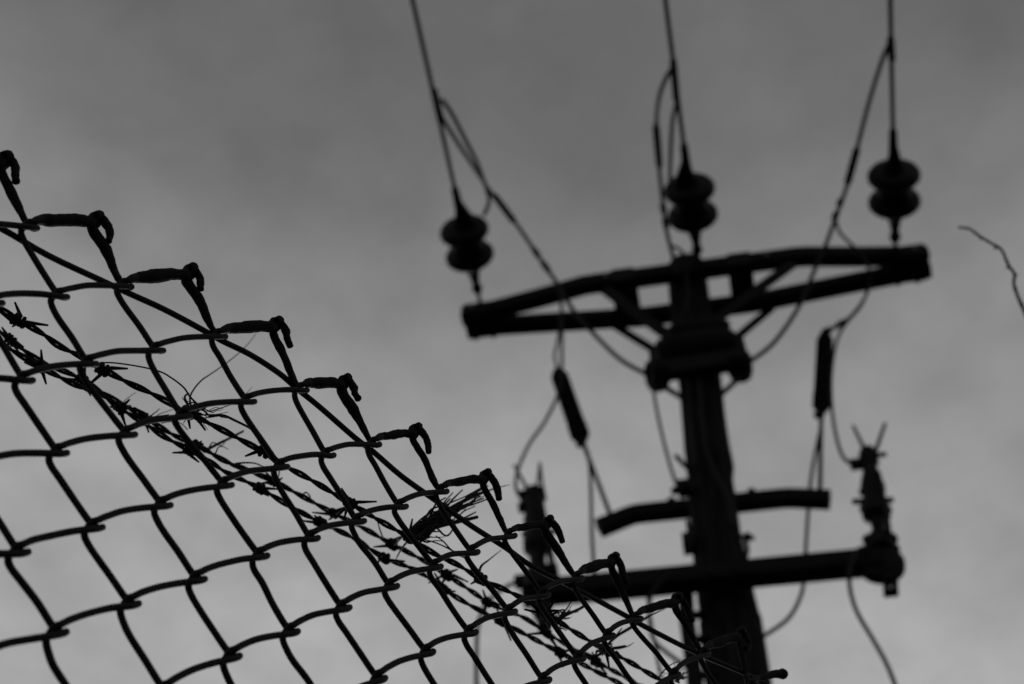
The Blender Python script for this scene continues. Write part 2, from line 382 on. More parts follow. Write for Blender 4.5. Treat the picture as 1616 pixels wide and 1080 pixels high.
# ------------------------------------------------------------------ dry plant bits caught on the wires
def stem(pix, off0, off1, r0, r1, jig=.0006, seed=0):
    rs = np.random.default_rng(seed); n = len(pix)
    P = [on_fence(x, y, off0 + (off1 - off0) * i / max(n - 1, 1)) + rs.normal(0, jig, 3) * (i > 0) for i, (x, y) in enumerate(pix)]
    P = spline(P, 6); return tube(P, np.linspace(r0, r1, len(P)), 5)
def tuft(base, ends, off, r, seed, curl=12):
    rs = np.random.default_rng(seed); parts = []
    for ex, ey, k in ends:
        for _ in range(k):
            bx, by = base[0] + rs.normal(0, 5), base[1] + rs.normal(0, 4)
            e = (ex + rs.normal(0, 8), ey + rs.normal(0, 6))
            mx, my = (bx + e[0]) / 2, (by + e[1]) / 2
            q1 = ((bx + mx) / 2 + rs.normal(0, curl * .4), (by + my) / 2 + rs.normal(0, curl * .4))
            q2 = (mx + rs.normal(0, curl * .5), my + rs.normal(0, curl * .5)); q3 = ((e[0] + mx) / 2 + rs.normal(0, curl * .35), (e[1] + my) / 2 + rs.normal(0, curl * .35))
            rr = r * rs.uniform(.6, 1.3)
            parts.append(stem([(bx, by), q1, q2, q3, e], off + rs.normal(0, .004), off + rs.normal(0, .018), rr, rr * .35, .0005, int(rs.integers(1e6))))
    return parts
px1 = [stem([(150,576),(172,572),(212,577),(250,586),(272,597),(290,612),(300,626),(318,644),(330,655)], OFFA, OFFA+.02, .0006, .0008, .0003, 1),
       stem([(304,652),(301,628),(306,614),(318,600),(330,593),(350,578),(375,560),(392,542),(404,527)], OFFA, OFFA-.2, .0009, .0004, .0004, 2),
       stem([(330,658),(352,656),(372,663),(398,680),(412,700),(425,712)], OFFA, OFFA-.01, .0012, .0009, .0004, 3),
       stem([(330,650),(352,644),(372,634),(390,620),(398,610)], OFFA, OFFA-.22, .0006, .0003, .0004, 4),
       stem([(300,655),(296,640),(292,628),(297,620)], OFFA, OFFA, .0014, .0006, .0005, 5)] + \
      tuft((305,653), [(345,645,3),(330,640,2),(292,634,3),(280,662,2),(335,672,3),(318,668,3),(355,652,2)], OFFA, .0008, 21, 8)
tag(mesh_obj('dry_vine', join(*px1), 'straw', None, on_fence(304, 652, OFFA)), 'dry vine knotted on the barbed wire with two curling tendrils', 'vine')
px2 = [stem([(322,712),(345,700),(362,692),(384,680)], OFFB, OFFB-.05, .0016, .0012, .0006, 31),
       stem([(330,706),(336,698),(348,702),(358,696)], OFFB, OFFB-.05, .0007, .0004, .0006, 32),
       stem([(340,716),(345,708),(352,706),(360,710)], OFFB, OFFB-.05, .0007, .0004, .0006, 33),
       stem([(190,640),(197,632),(206,625),(215,619)], OFFB, OFFB-.06, .0005, .0003, .0003, 34),
       stem([(255,668),(270,665),(285,668),(296,678)], OFFB, OFFB, .0006, .0005, .0003, 36),
       stem([(236,664),(240,655),(247,650),(252,645)], OFFB, OFFB-.02, .0009, .0004, .0004, 91),
       stem([(238,668),(250,656),(262,650),(276,646)], OFFB, OFFB-.04, .0006, .0003, .0004, 92),
       stem([(196,648),(205,642),(212,650),(224,656)], OFFB, OFFB, .0014, .0008, .0004, 93),
       stem([(356,728),(372,738),(396,742),(424,752)], OFFB, OFFB, .0011, .0006, .0005, 94),
       stem([(432,768),(438,756),(440,744),(438,734)], OFFB, OFFB-.01, .0010, .0005, .0004, 95),
       stem([(476,782),(484,778),(490,784),(486,792)], OFFB, OFFB, .0008, .0006, .0003, 96),
       stem([(528,812),(545,804),(562,802),(580,806)], OFFB, OFFA, .0010, .0006, .0004, 97),
       stem([(620,862),(632,850),(640,846),(652,842)], OFFB, OFFA, .0012, .0006, .0004, 98),
       stem([(372,732),(388,730),(405,732),(418,738)], OFFB, OFFB, .0011, .0006, .0003, 35)]
tag(mesh_obj('dry_twig', join(*px2), 'straw', None, on_fence(330, 708, OFFB)), 'short broken twigs scattered along the middle barbed wire strand', 'twig')
px3 = tuft((648,848), [(704,792,3),(718,780,3),(738,798,3),(756,784,4),(746,792,3),(774,772,4),(762,780,3),(692,810,2),(730,808,3),(672,815,2)], OFFA, .00165, 41, 11) + \
      tuft((652,850), [(695,843,3),(680,847,2)], OFFA, .0010, 42, 4) + \
      [stem([(655,846),(690,833),(730,822),(753,816)], OFFA, OFFA+.01, .0018, .0016, .0002, 43),
       stem([(715,800),(750,783),(780,772),(805,765)], OFFA, OFFA-.03, .0016, .0003, .0003, 44),
       stem([(662,850),(684,856),(703,863),(722,874),(738,884),(748,905)], OFFA, OFFA, .0005, .0010, .0003, 45),
       stem([(688,846),(700,855),(712,868),(728,878)], OFFA, OFFA, .0006, .0009, .0003, 46),
       stem([(755,912),(760,895),(772,884),(792,868)], OFFA, OFFA-.02, .0016, .0003, .0003, 47),
       stem([(648,850),(636,862),(628,876),(624,884)], OFFA, OFFB, .0012, .0005, .0003, 48),
       stem([(596,824),(601,838),(605,850)], OFFA, OFFB, .0005, .0009, .0003, 49),
       stem([(658,860),(670,848),(654,846)], OFFA, OFFA+.01, .0010, .0010, .0003, 50)]
tag(mesh_obj('dry_grass', join(*px3), 'straw', None, on_fence(648, 848, OFFA)), 'thick sheaf of dry straw sticking up right from the barbed wire', 'dry grass')
px4 = tuft((872,978), [(893,962,3),(888,968,3),(900,966,2),(858,985,3),(884,990,2),(905,972,2)], OFFA, .0010, 61, 8) + \
      [stem([(872,985),(892,972),(914,962),(926,954)], OFFA, OFFA, .0017, .0013, .0003, 62),
       stem([(880,978),(890,966),(896,958),(900,950)], OFFA, OFFA, .0011, .0005, .0003, 63),
       stem([(868,992),(858,980),(848,974),(838,966)], OFFA, OFFB, .0008, .0005, .0003, 64)]
tag(mesh_obj('dry_grass', join(*px4), 'straw', None, on_fence(872, 978, OFFA)), 'small tangle of dry stems below the left end of the lowest crossarm', 'dry grass')
px5 = tuft((955,1024), [(940,1020,3),(968,1012,2),(946,1030,4),(966,1032,3)], OFFA, .0013, 71, 6) + \
      [stem([(958,1022),(975,1024),(990,1020),(1000,1014)], OFFA, OFFA-.02, .0012, .0003, .0003, 72),
       stem([(962,1014),(975,1002),(988,995),(1003,986)], OFFA, OFFA, .0013, .0016, .0003, 73),
       stem([(1012,980),(1024,973),(1038,966),(1055,958)], OFFA, OFFA, .0014, .0004, .0003, 74),
       stem([(968,1008),(976,998),(981,992)], OFFA, OFFA, .0009, .0006, .0003, 75)]
tag(mesh_obj('dry_grass', join(*px5), 'straw', None, on_fence(955, 1024, OFFA)), 'dry grass knot at the lower end of the uppermost barbed wire', 'dry grass')
px6 = [stem([(1040,1068),(1055,1052),(1070,1046),(1082,1050)], OFFA, OFFA, .0007, .0004, .0003, 82)] + \
      tuft((1066,1072), [(1085,1055,3),(1075,1050,3),(1052,1060,2),(1092,1066,2),(1046,1064,2)], OFFA, .0008, 81, 8)
tag(mesh_obj('dry_grass', join(*px6), 'straw', None, on_fence(1066, 1072, OFFA)), 'wispy dry grass at the bottom edge in front of the pole', 'dry grass')

# ------------------------------------------------------------------ utility pole
D = 4.70                                                   # distance of the pole down the line
edges = [(425,1053,1114),(460,1055,1118),(540,1063,1130),(620,1072,1140),(680,1077,1147),(715,1080,1153),(740,1083,1158),(760,1085,1157),(800,1088,1163),(860,1092,1172),(930,1099,1188),(1000,1107,1205),(1080,1113,1218)]
rings = []
for y, xl, xr in edges:
    c = onY((xl + xr) / 2, y, D); rings.append((c, metres((xr - xl) / 2, c)))
cb = rings[-1][0]; rb = rings[-1][1]
for zz, k in ((2.0, 1.03), (0.9, 1.08), (-.3, 1.12)):
    if zz < cb[2] - .2: rings.append((np.array([cb[0] + .01 * k, D, zz]), rb * k))
pole_base = np.array([rings[-1][0][0], D, 0.0])
pole = thing('utility_pole', pole_base, 'tall weathered wooden utility pole with three crossarms', 'utility pole')
PR = spline([np.r_[c, r] for c, r in rings], 6)
sides = 40; th = np.linspace(0, 2 * math.pi, sides, endpoint=False)
crack = np.zeros(sides); crack[rng.integers(0, sides, 9)] = -.05
vv = []
for i, q in enumerate(PR):
    rr = q[3] * (1 + .010 * np.sin(3 * th + i * .07) + crack * (0.6 + .4 * math.sin(i * .31)) + rng.normal(0, .004, sides))
    vv += [(q[0] + rr[j] * math.cos(th[j]), q[1] + rr[j] * math.sin(th[j]), q[2]) for j in range(sides)]
n = len(PR)
ff = [[i*sides+j, i*sides+(j+1) % sides, (i+1)*sides+(j+1) % sides, (i+1)*sides+j] for i in range(n-1) for j in range(sides)]
ff = [q[::-1] for q in ff]; ff.append(list(range(sides))); ff.append([(n-1)*sides+j for j in range(sides)][::-1])
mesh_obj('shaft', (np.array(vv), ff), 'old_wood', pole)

# upper double crossarm: two planks sprung together at their ends
cl, cr_ = onY(732, 509, D), onY(1464, 413, D)
ZT = (cl[2] + cr_[2]) / 2; XL, XR = cl[0], cr_[0]; XM = onY(1096, 462, D)[0]
def armpt(x, off, tilt=(cr_[2] - cl[2])): return np.array([x, D + off, cl[2] + tilt * (x - XL) / (XR - XL)])
half = (XR - XL) / 2
def profile(side, wide, flat, end):
    xs = np.linspace(XL, XR, 41); out = []
    for x in xs:
        a = abs(x - XM) / half
        t = min(max((a - flat) / (.97 - flat), 0), 1); t = t * (1.15 - .15 * t) if side < 0 else t
        out.append(armpt(x, side * (wide + (end - wide) * min(t, 1))))
    return out
AW, AH = .087, .106
near_arm = profile(-1, .152, .46, .043); far_arm = profile(1, .128, .25, .043)
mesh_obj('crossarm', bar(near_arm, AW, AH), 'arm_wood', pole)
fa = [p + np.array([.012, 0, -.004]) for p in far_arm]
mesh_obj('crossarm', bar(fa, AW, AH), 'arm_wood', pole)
for x, sgn in ((XL + .12, 1), (XR - .12, -1)):            # clamp plates round the paired ends
    c = armpt(x, 0)
    ec = mesh_obj('end_clamp', box(c, .21, .20, AH + .022), 'steel', pole)
    for dx in (-.06, .05):
        mesh_obj('bolt_head', lathe(c + [dx, .09, -(AH / 2 + .004)], (0, 0, -1), [(0, .015), (.005, .015), (.007, .010)], 6), 'bolt_steel', ec)
    mesh_obj('bolt_head', lathe(c + [-.05 * sgn, -.096, .01], (0, -1, 0), [(0, .016), (.010, .016), (.013, .010)], 6), 'bolt_steel', ec)
for pxm, w in ((1000, .15), (1168, .14)):                 # spacer blocks between the planks
    x = onY(pxm - 6, 470, D)[0] + (-.02 if pxm < 1090 else .045)
    mesh_obj('spacer_block', box(armpt(x, 0), w, .25, AH * .96), 'arm_wood', pole)
    mesh_obj('cover_plate', box(armpt(x, -.19), .13, .012, AH + .018), 'steel', pole)
    mesh_obj('bolt_head', lathe(armpt(x - (.10 if pxm < 1090 else -.16), -.19), (0, -1, 0), [(0, .014), (.012, .014), (.014, .008)], 6), 'bolt_steel', pole)
def strap(p, q, w=.05, t=.012, side=(0, 1, 0), name='brace'):
    return mesh_obj(name, bar([p, (np.asarray(p) + q) / 2, q], t, w, side=side), 'steel', pole)
yN, yF = D - .152, D + .13
strap(onY(955, 457, yN - .047), onY(1052, 528, yN - .03), .075)
strap(onY(1252, 416, yN - .047), onY(1128, 506, yN - .03), .075)
strap(onY(965, 511, yF + .05), onY(1048, 562, yF), .055)
strap(onY(1216, 488, yF + .05), onY(1148, 545, yF), .055)
# bracket with two cable clamps below the top arm
bc = onY(1100, 577, D - .10)
mesh_obj('bracket', join(bar([onY(1026, 588, D - .17), onY(1100, 578, D - .17), onY(1176, 566, D - .17)], .07, .13),
                         bar([onY(1026, 572, D + .10), onY(1100, 560, D + .10), onY(1176, 548, D + .10)], .07, .11),
                         lathe(onY(1036, 556, D - .15), onY(1160, 540, D - .15) - onY(1036, 556, D - .15), [(0, .03), (.02, .062), (.06, .085), (.20, .095), (.36, .092), (.42, .07), (.455, .03)], 14),
                         lathe(onY(1054, 527, D - .14), onY(1150, 516, D - .14) - onY(1054, 527, D - .14), [(0, .03), (.02, .05), (.08, .062), (.22, .06), (.30, .055), (.345, .03)], 12),
                         lathe(onY(1143, 524, D - .16), (0, 1, .2), [(0, .02), (.01, .04), (.08, .045), (.12, .02)], 10),
                         lathe(onY(1046, 541, D - .16), (0, 1, .2), [(0, .02), (.01, .045), (.08, .05), (.12, .02)], 10)), 'steel', pole)
for (x, y) in ((1036, 586), (1167, 571)):
    c = onY(x, y, D - .20)
    cl_o = mesh_obj('cable_clamp', join(lathe(c + [0, -.06, 0], (0, 1, 0), [(0, .040), (.015, .056), (.04, .066), (.13, .066), (.16, .056), (.17, .03)], 14),
                                 box(c + [0.0, .06, .07], .07, .10, .07)), 'rubber', pole)
strap(onY(1040, 606, D - .17), onY(1080, 630, D - .13), .030, .012)
strap(onY(1170, 594, D - .17), onY(1132, 628, D - .13), .030, .012)
# middle arm: a bowed plank behind the pole
mp_ = [(945,834),(992,815),(1003,811.5),(1016,810),(1095,802),(1160,794.5),(1232,787),(1245,786.3),(1258,786.6),(1310,789)]
yM = D + .19
mid = [onY(x, y, yM) for x, y in mp_]
mesh_obj('crossarm', bar(mid, .074, .090), 'arm_wood', pole)
for x, y in ((1060, 792), (1186, 778)):
    c = onY(x, y, yM); mesh_obj('bolt_head', lathe(c + [0, -.02, -.02], (0, -.2, 1), [(0, .022), (.014, .022), (.024, .012)], 6), 'steel', pole)
# lowest arm: heavy beam on the near side
yB = D - .19
low = [onY(826, 938, yB), onY(1000, 920, yB), onY(1140, 905, yB), onY(1390, 886, yB)]
low = [low[0] + (low[-1] - low[0]) * t for t in np.linspace(0, 1, 12)]
mesh_obj('crossarm', bar(low, .10, .105), 'arm_wood', pole)
for x, y in ((1120, 908), (1165, 903)):
    c = onY(x, y, yB - .052); mesh_obj('bolt_head', lathe(c, (0, -1, 0), [(0, .03), (.008, .03), (.008, .016), (.025, .016)], 6), 'steel', pole)
# conduit riser clipped to the pole
cd = [onY(x, y, D - .10) for x, y in ((1082, 938), (1084, 975), (1090, 1020), (1097, 1080))]
cd = cd + [np.array([cd[-1][0] + .0, D - .10, z]) for z in (cd[-1][2] - .5, 2.0, 0.0)]
con = mesh_obj('conduit', tube(spline(cd, 5), .036, 14), 'steel', pole)
for x, y in ((1092, 972), (1098, 1010), (1108, 1066)):
    mesh_obj('conduit_clip', box(onY(x, y, D - .10), .11, .04, .022), 'steel', con)
# small fittings up the shaft
mesh_obj('step_bolt', tube([onY(1088, 742, D - .12), onY(1076, 730, D - .14), onY(1066, 719, D - .16)], .012, 8), 'steel', pole)
mesh_obj('cable_cleat', join(box(onY(1080, 771, D - .10), .06, .08, .07), lathe(onY(1072, 774, D - .12), (-1, 0, 0), [(0, .022), (.03, .02), (.04, .01)], 10)), 'rubber', pole)
mesh_obj('step_bolt', join(tube([onY(1168, 846, D - .08), onY(1180, 848, D - .08), onY(1190, 850, D - .08)], .011, 8), lathe(onY(1176, 848, D - .08), (1, 0, 0), [(0, .022), (.02, .022), (.03, .01)], 10)), 'steel', pole)
mesh_obj('hook', tube(spline([onY(1176, 852, D - .06), onY(1179, 868, D - .06), onY(1176, 884, D - .06)], 4), .012, 8), 'steel', pole)
mesh_obj('cable_cleat', box(onY(1086, 858, D - .08), .05, .07, .10), 'steel', pole)
for q, (xa, ya, xb, yb) in enumerate(((1085,822,1089,870),)):
    mesh_obj('earth_lead', tube([onY(xa, ya, D - .10), onY((xa+xb)/2 + 1, (ya+yb)/2, D - .11), onY(xb, yb, D - .10)], .010, 8), 'cable', pole)
fl = [(1088,560),(1088,640),(1094,700),(1098,735)]
mesh_obj('earth_lead', tube(spline([onY(x, y, D - .135) for x, y in fl], 5), .011, 8), 'cable', pole)
fl = [(1088,562),(1094,552),(1100,560),(1106,640),(1112,700),(1128,745),(1150,790),(1156,830)]
mesh_obj('earth_lead', tube(spline([onY(x, y, D - .14) for x, y in fl], 5), .011, 8), 'cable', pole)

# ------------------------------------------------------------------ strain insulators and line conductors
disc_prof = [(.000, .020), (.036, .026), (.080, .034), (.118, .046), (.148, .068), (.170, .100), (.187, .130), (.205, .1435), (.226, .1435), (.244, .132), (.256, .112), (.268, .03)]
disc_prof2 = [(.105, .098), (.132, .100)] + disc_prof[5:]
def strain(att_px, Yatt, side, top_px, label, clabel, rc):
    A = onY(*att_px, Yatt)
    Bp = onZ(*top_px, A[2] - .10)
    Tp = None
    d = nrm(Bp - A)
    root = thing('strain_insulator', A, label, 'insulator', 'strain insulators on the top crossarm')
    d0 = d
    mesh_obj('link', join(lathe(A - d0 * .05, d0, [(0, .012), (.12, .012), (.135, .026), (.16, .033), (.185, .026), (.195, .014), (.235, .016)], 12),), 'steel', root)
    b0 = A + d0 * .135
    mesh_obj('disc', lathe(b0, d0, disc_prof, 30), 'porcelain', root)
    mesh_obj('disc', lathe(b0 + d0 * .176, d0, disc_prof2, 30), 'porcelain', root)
    c0 = b0 + d0 * .42
    mesh_obj('dead_end_clamp', join(lathe(c0, d0, [(0, .064), (.035, .060), (.06, .047), (.08, .034), (.12, .027), (.16, .025), (.26, .022), (.28, .012)], 14),
                                    bar([c0 + np.array([side * .055, 0, -.01]), c0 + d0 * .05 + np.array([side * .045, 0, -.01]), c0 + d0 * .15], .05, .06, side=(1, 0, 0))), 'steel', root)
    s = c0 + d0 * .22
    pts = [s + (Bp - s) * t for t in np.linspace(0, 1, 8)]
    dd = nrm(Bp - s); L = 34.0
    pts += [Bp + dd * q - np.array([0, 0, .0009 * q * (L - q) * .25]) for q in np.linspace(1.5, L, 14)]
    line = tag(mesh_obj('line_conductor', tube(np.array(pts), rc, 10), 'conductor', None, s), clabel, 'power line', 'overhead line conductors')
    return A, d, c0, line
yTop = D - .10
iL = strain((758, 478), yTop, 1, (651, 0), 'two-disc strain insulator at the left end of the top crossarm', 'overhead conductor running to the left end of the top crossarm', .0125)
iM = strain((1103, 418), D - .195, -1, (1050, 0), 'two-disc strain insulator above the pole at the middle of the top crossarm', 'overhead conductor running to the middle insulator above the pole', .0125)
iR = strain((1413, 398), yTop, .4, (1405, 0), 'two-disc strain insulator at the right end of the top crossarm', 'overhead conductor running to the right end of the top crossarm', .0125)

# ------------------------------------------------------------------ jumpers and cables
def cable(pix, label, r=.012, mat='cable', sleeves=(), group='jumper cables', name='jumper_cable'):
    P = []
    for q in pix:
        P.append(onY(*q))
    S = spline(P, 8)
    root = thing(name, P[0], label, 'cable', group)
    mesh_obj('core', tube(S, r, 9), mat, root)
    for (xa, ya, Ya, xb, yb, Yb, rr, nm) in sleeves:
        a, b = onY(xa, ya, Ya), onY(xb, yb, Yb); ax = b - a; l = np.linalg.norm(ax)
        mesh_obj(nm, lathe(a, ax, [(0, rr * .6), (l * .08, rr), (l * .5, rr * 1.02), (l * .92, rr), (l, rr * .6)], 12), 'rubber', root)
    return root
def Yc(t): return t
# how far in front of the arm each line tap sits (found from the conductors themselves)
def tapY(ins, px, py):                                     # Y of the conductor where it crosses that sight line's height
    A, d = ins[0], ins[1]; z = A[2] - .05
    return onZ(px, py, z)[1]
tL, tM, tR = tapY(iL, 690, 165), tapY(iM, 1064, 115), tapY(iR, 1404, 75)
cable([(686,150,tL),(694,178,tL+.06),(715,214,tL+.25),(745,260,tL+.55),(775,304,D-.55),(812,350,D-.42),(850,405,D-.36),(884,455,D-.34),(905,490,D-.33),(940,530,D-.31),(980,568,D-.28),(1022,592,D-.22)],
      'jumper from the left conductor, past its dark sleeve, to the pole bracket', .0125,
      sleeves=[(684,140,tL-.03,697,196,tL+.1,.021,'tap_clamp'),(778,306,D-.545,813,352,D-.42,.021,'sleeve'),(842,393,D-.375,850,405,D-.36,.019,'collar'),(856,414,D-.355,866,428,D-.35,.019,'collar')])
cable([(697,157,tL+.02),(712,178,tL+.1),(735,222,tL+.3),(755,262,tL+.5),(768,300,D-.62),(772,318,D-.56),(764,340,D-.52)],
      'conductor tail looping back into the left insulator clamp', .0125)
cable([(884,455,D-.35),(886,500,D-.36),(880,540,D-.30),(875,562,D-.1),(880,582,D+.1)], 'thin lead dropping to the top of the left arrester', .0085)
cable([(886,470,D-.36),(887,540,D-.36),(884,610,D-.30),(862,662,D-.28),(836,700,D-.27),(818,740,D-.26),(814,770,D-.25),(826,793,D-.24)], 'thin lead curving from the left arrester down to the left fuse', .009)
cable([(1064,104,tM),(1052,122,tM+.05),(1040,155,tM+.2),(1036,200,tM+.5),(1040,262,D-.62),(1046,320,D-.52),(1052,365,D-.45),(1062,405,D-.40),(1069,432,D-.37)],
      'jumper bowing left of the middle insulator through a dark sleeve', .0125,
      sleeves=[(1062,92,tM-.05,1068,162,tM+.2,.020,'tap_clamp'),(1035,196,tM+.48,1041,266,D-.61,.022,'sleeve'),(1046,323,D-.515,1048,336,D-.5,.019,'collar'),(1049,345,D-.49,1052,360,D-.46,.019,'collar')])
cable([(1068,160,tM+.15),(1061,195,tM+.35),(1058,250,tM+.65),(1058,300,D-.5),(1066,318,D-.45)], 'conductor tail hanging close beside the middle insulator', .0125)
cable([(1058,388,D-.42),(1070,392,D-.40),(1080,405,D-.36),(1084,440,D-.30),(1082,490,D-.28),(1060,520,D-.27),(1038,545,D-.28),(1030,575,D-.29),(1031,612,D-.29),(1038,655,D-.27),(1052,715,D-.22),(1066,760,D-.16),(1076,774,D-.13)],
      'thin lead looping over the top crossarm down to the pole cleat', .0085)
cable([(1403,70,tR),(1392,96,tR+.06),(1372,160,tR+.35),(1352,237,D-.8),(1338,290,D-.6),(1322,335,D-.48),(1304,385,D-.40),(1284,430,D-.36),(1262,482,D-.34),(1222,540,D-.30),(1178,575,D-.22)],
      'jumper from the right conductor, past its dark sleeve, to the pole bracket', .0125,
      sleeves=[(1405,58,tR-.05,1408,98,tR+.1,.020,'tap_clamp'),(1353,233,D-.81,1337,292,D-.595,.022,'sleeve'),(1328,314,D-.53,1324,326,D-.5,.019,'collar'),(1321,335,D-.48,1316,347,D-.46,.019,'collar')])
cable([(1318,345,D-.46),(1326,368,D-.42),(1348,390,D-.40),(1366,410,D-.38),(1373,440,D-.34),(1366,468,D-.2),(1345,497,D-.05),(1322,514,D+.08),(1304,523,D+.15)], 'thin lead looping past the top crossarm to the right arrester', .009,
      sleeves=[(1332,507,D+.03,1318,517,D+.1,.017,'collar'),(1311,520,D+.13,1299,525,D+.17,.02,'terminal')])
cable([(1371,455,D-.22),(1358,484,D-.10),(1334,512,D+.02),(1320,540,D+.05),(1312,590,D-.02),(1313,645,D-.08),(1320,690,D-.14),(1331,722,D-.18),(1350,736,D-.21)], 'thin lead passing the right arrester down to the right fuse', .009)

# ------------------------------------------------------------------ surge arresters on the middle arm
def arrester(top, bot, foot, Yt, Yb, Yf, hw, label, lead, leadlabel):
    T_, B_, F_ = onY(*top, Yt), onY(*bot, Yb), onY(*foot, Yf)
    root = thing('surge_arrester', F_, label, 'surge arrester', 'surge arresters on the middle crossarm')
    ax = B_ - T_; l = np.linalg.norm(ax); r = metres(hw, (T_ + B_) / 2)
    prof = [(0, r * .45), (l * .02, r * .8)]
    ns = 15
    for i in range(ns):
        a = .05 + .90 * i / ns; b = .90 / ns
        k = 1.0 if i < ns - 3 else 1.06
        prof += [(l * a, r * .74 * k), (l * (a + b * .45), r * k), (l * (a + b * .7), r * k * .98), (l * (a + b * .95), r * .74 * k)]
    prof += [(l * .97, r * .85), (l, r * .5)]
    mesh_obj('housing', lathe(T_, ax, prof, 24), 'rubber', root)
    mesh_obj('top_terminal', lathe(T_ - nrm(ax) * .035, ax, [(0, .012), (.006, .020), (.016, .020), (.018, .010), (.05, .010)], 10), 'steel', root)
    mesh_obj('mounting_rod', tube([B_ - nrm(ax) * .01, B_ + (F_ - B_) * .5, F_], .0125, 10), 'steel', root)
    mesh_obj('end_fitting', join(lathe(B_ - nrm(ax) * .01, F_ - B_, [(0, .026), (.03, .024), (.04, .015), (.08, .014)], 12),
                                 box(B_ + nrm(F_ - B_) * .035 - np.array([.018, 0, 0]), .04, .03, .03)), 'steel', root)
    cable(lead, leadlabel, .0095, group='arrester ground leads', name='ground_lead')
arrester((881, 588), (918, 694), (964, 815), D + .10, D + .13, yM, 14.5, 'slanting dark ribbed surge arrester left of the pole',
         [(927,712,D+.13),(931,740,D+.05),(933,790,D),(934,840,D-.05),(938,900,D-.08),(944,940,D-.1)], 'ground lead falling straight from the left arrester behind the lowest crossarm')
arrester((1302, 530), (1296, 648), (1294, 778), D + .17, D + .17, yM, 13.5, 'upright dark ribbed surge arrester right of the pole',
         [(1296,672,D+.16),(1287,715,D+.18),(1280,755,D+.22),(1276,800,D+.26),(1272,860,D+.2),(1270,905,D+.1),(1264,940,D+.02),(1245,975,D-.04),(1212,1000,D-.08),(1192,1010,D-.10)], 'ground lead from the right arrester curving under the lowest crossarm to the pole')

# ------------------------------------------------------------------ drop-out fuses on the lowest arm
def fuse(px_top, px_base, prof_px, Yp, label, extra, cap=None):
    Tp, Bp_ = onY(*px_top, Yp), onY(*px_base, Yp)
    root = thing('fuse_cutout', Bp_, label, 'fuse', 'fuse cutouts on the lowest crossarm')
    ax = Tp - Bp_; l = np.linalg.norm(ax); k = metres(1.0, (Tp + Bp_) / 2)
    mesh_obj('insulator_body', lathe(Bp_, ax, [(l * t, w * k) for t, w in prof_px], 20), 'porcelain', root)
    for nm, pts, r in extra['bars']:
        mesh_obj(nm, tube([onY(x, y, Y) for x, y, Y in pts], [metres(q, Tp) for q in r], 8), 'steel', root)
    for nm, x, y, w, d_, h in extra['boxes']:
        mesh_obj(nm, box(onY(x, y, Yp), w * k, d_ * k, h * k), 'steel', root)
    return root, k
yFz = yB
prof = [(0, 20), (.03, 22), (.11, 20), (.14, 14), (.17, 10), (.28, 11), (.30, 17), (.32, 22), (.42, 22), (.45, 18), (.48, 17), (.52, 18), (.60, 20), (.68, 17), (.76, 13), (.83, 11), (.85, 14), (.96, 14), (1.0, 12)]
f1, k1 = fuse((1369, 711), (1391, 868), prof, yFz, 'drop-out fuse with two horns on the right end of the lowest crossarm', {
    'bars': [('horn', [(1366,714,yFz), (1357,694,yFz-.03), (1346,672,yFz-.07)], [3.4, 3.0, 2.6]), ('horn', [(1381,714,yFz), (1388,694,yFz-.03), (1397,668,yFz-.07)], [3.4, 3.2, 2.8]),
             ('fuse_tube', [(1403,842,yFz-.06), (1399,815,yFz-.05), (1385,745,yFz-.05)], [4, 4.5, 4.5]), ('side_arm', [(1346,792,yFz), (1378,791,yFz), (1409,789,yFz)], [4.5, 5, 4.5]), ('side_arm', [(1357,777,yFz), (1376,777,yFz), (1393,774,yFz)], [5, 7, 5]), ('side_arm', [(1358,868,yFz), (1380,872,yFz), (1418,866,yFz)], [5, 9, 6]), ('side_arm', [(1360,803,yFz), (1380,804,yFz), (1404,806,yFz)], [9, 11, 9]), ('side_arm', [(1364,852,yFz), (1390,853,yFz), (1414,851,yFz)], [8, 10, 8]), ('contact_tab', [(1380,718,yFz), (1390,718,yFz-.02), (1398,717,yFz-.02)], [4, 4, 4])],
    'boxes': [('terminal', 1352, 733, 20, 16, 16), ('top_contact', 1371, 724, 30, 24, 14), ('hinge_contact', 1389, 856, 46, 26, 12)]})
c = onY(1391, 891, yB)
mesh_obj('mounting_cap', lathe(c + [0, -.03, 0], (0, 1, 0), [(0, .08), (.008, .095), (.02, .100), (.05, .100), (.06, .09)], 28), 'steel', f1)
mesh_obj('mounting_foot', join(box(onY(1404, 913, yB), .062, .06, .055), box(onY(1398, 929, yB), .018, .05, .05), box(onY(1412, 928, yB), .018, .05, .05), box(onY(1406, 935, yB), .062, .05, .014)), 'steel', f1)
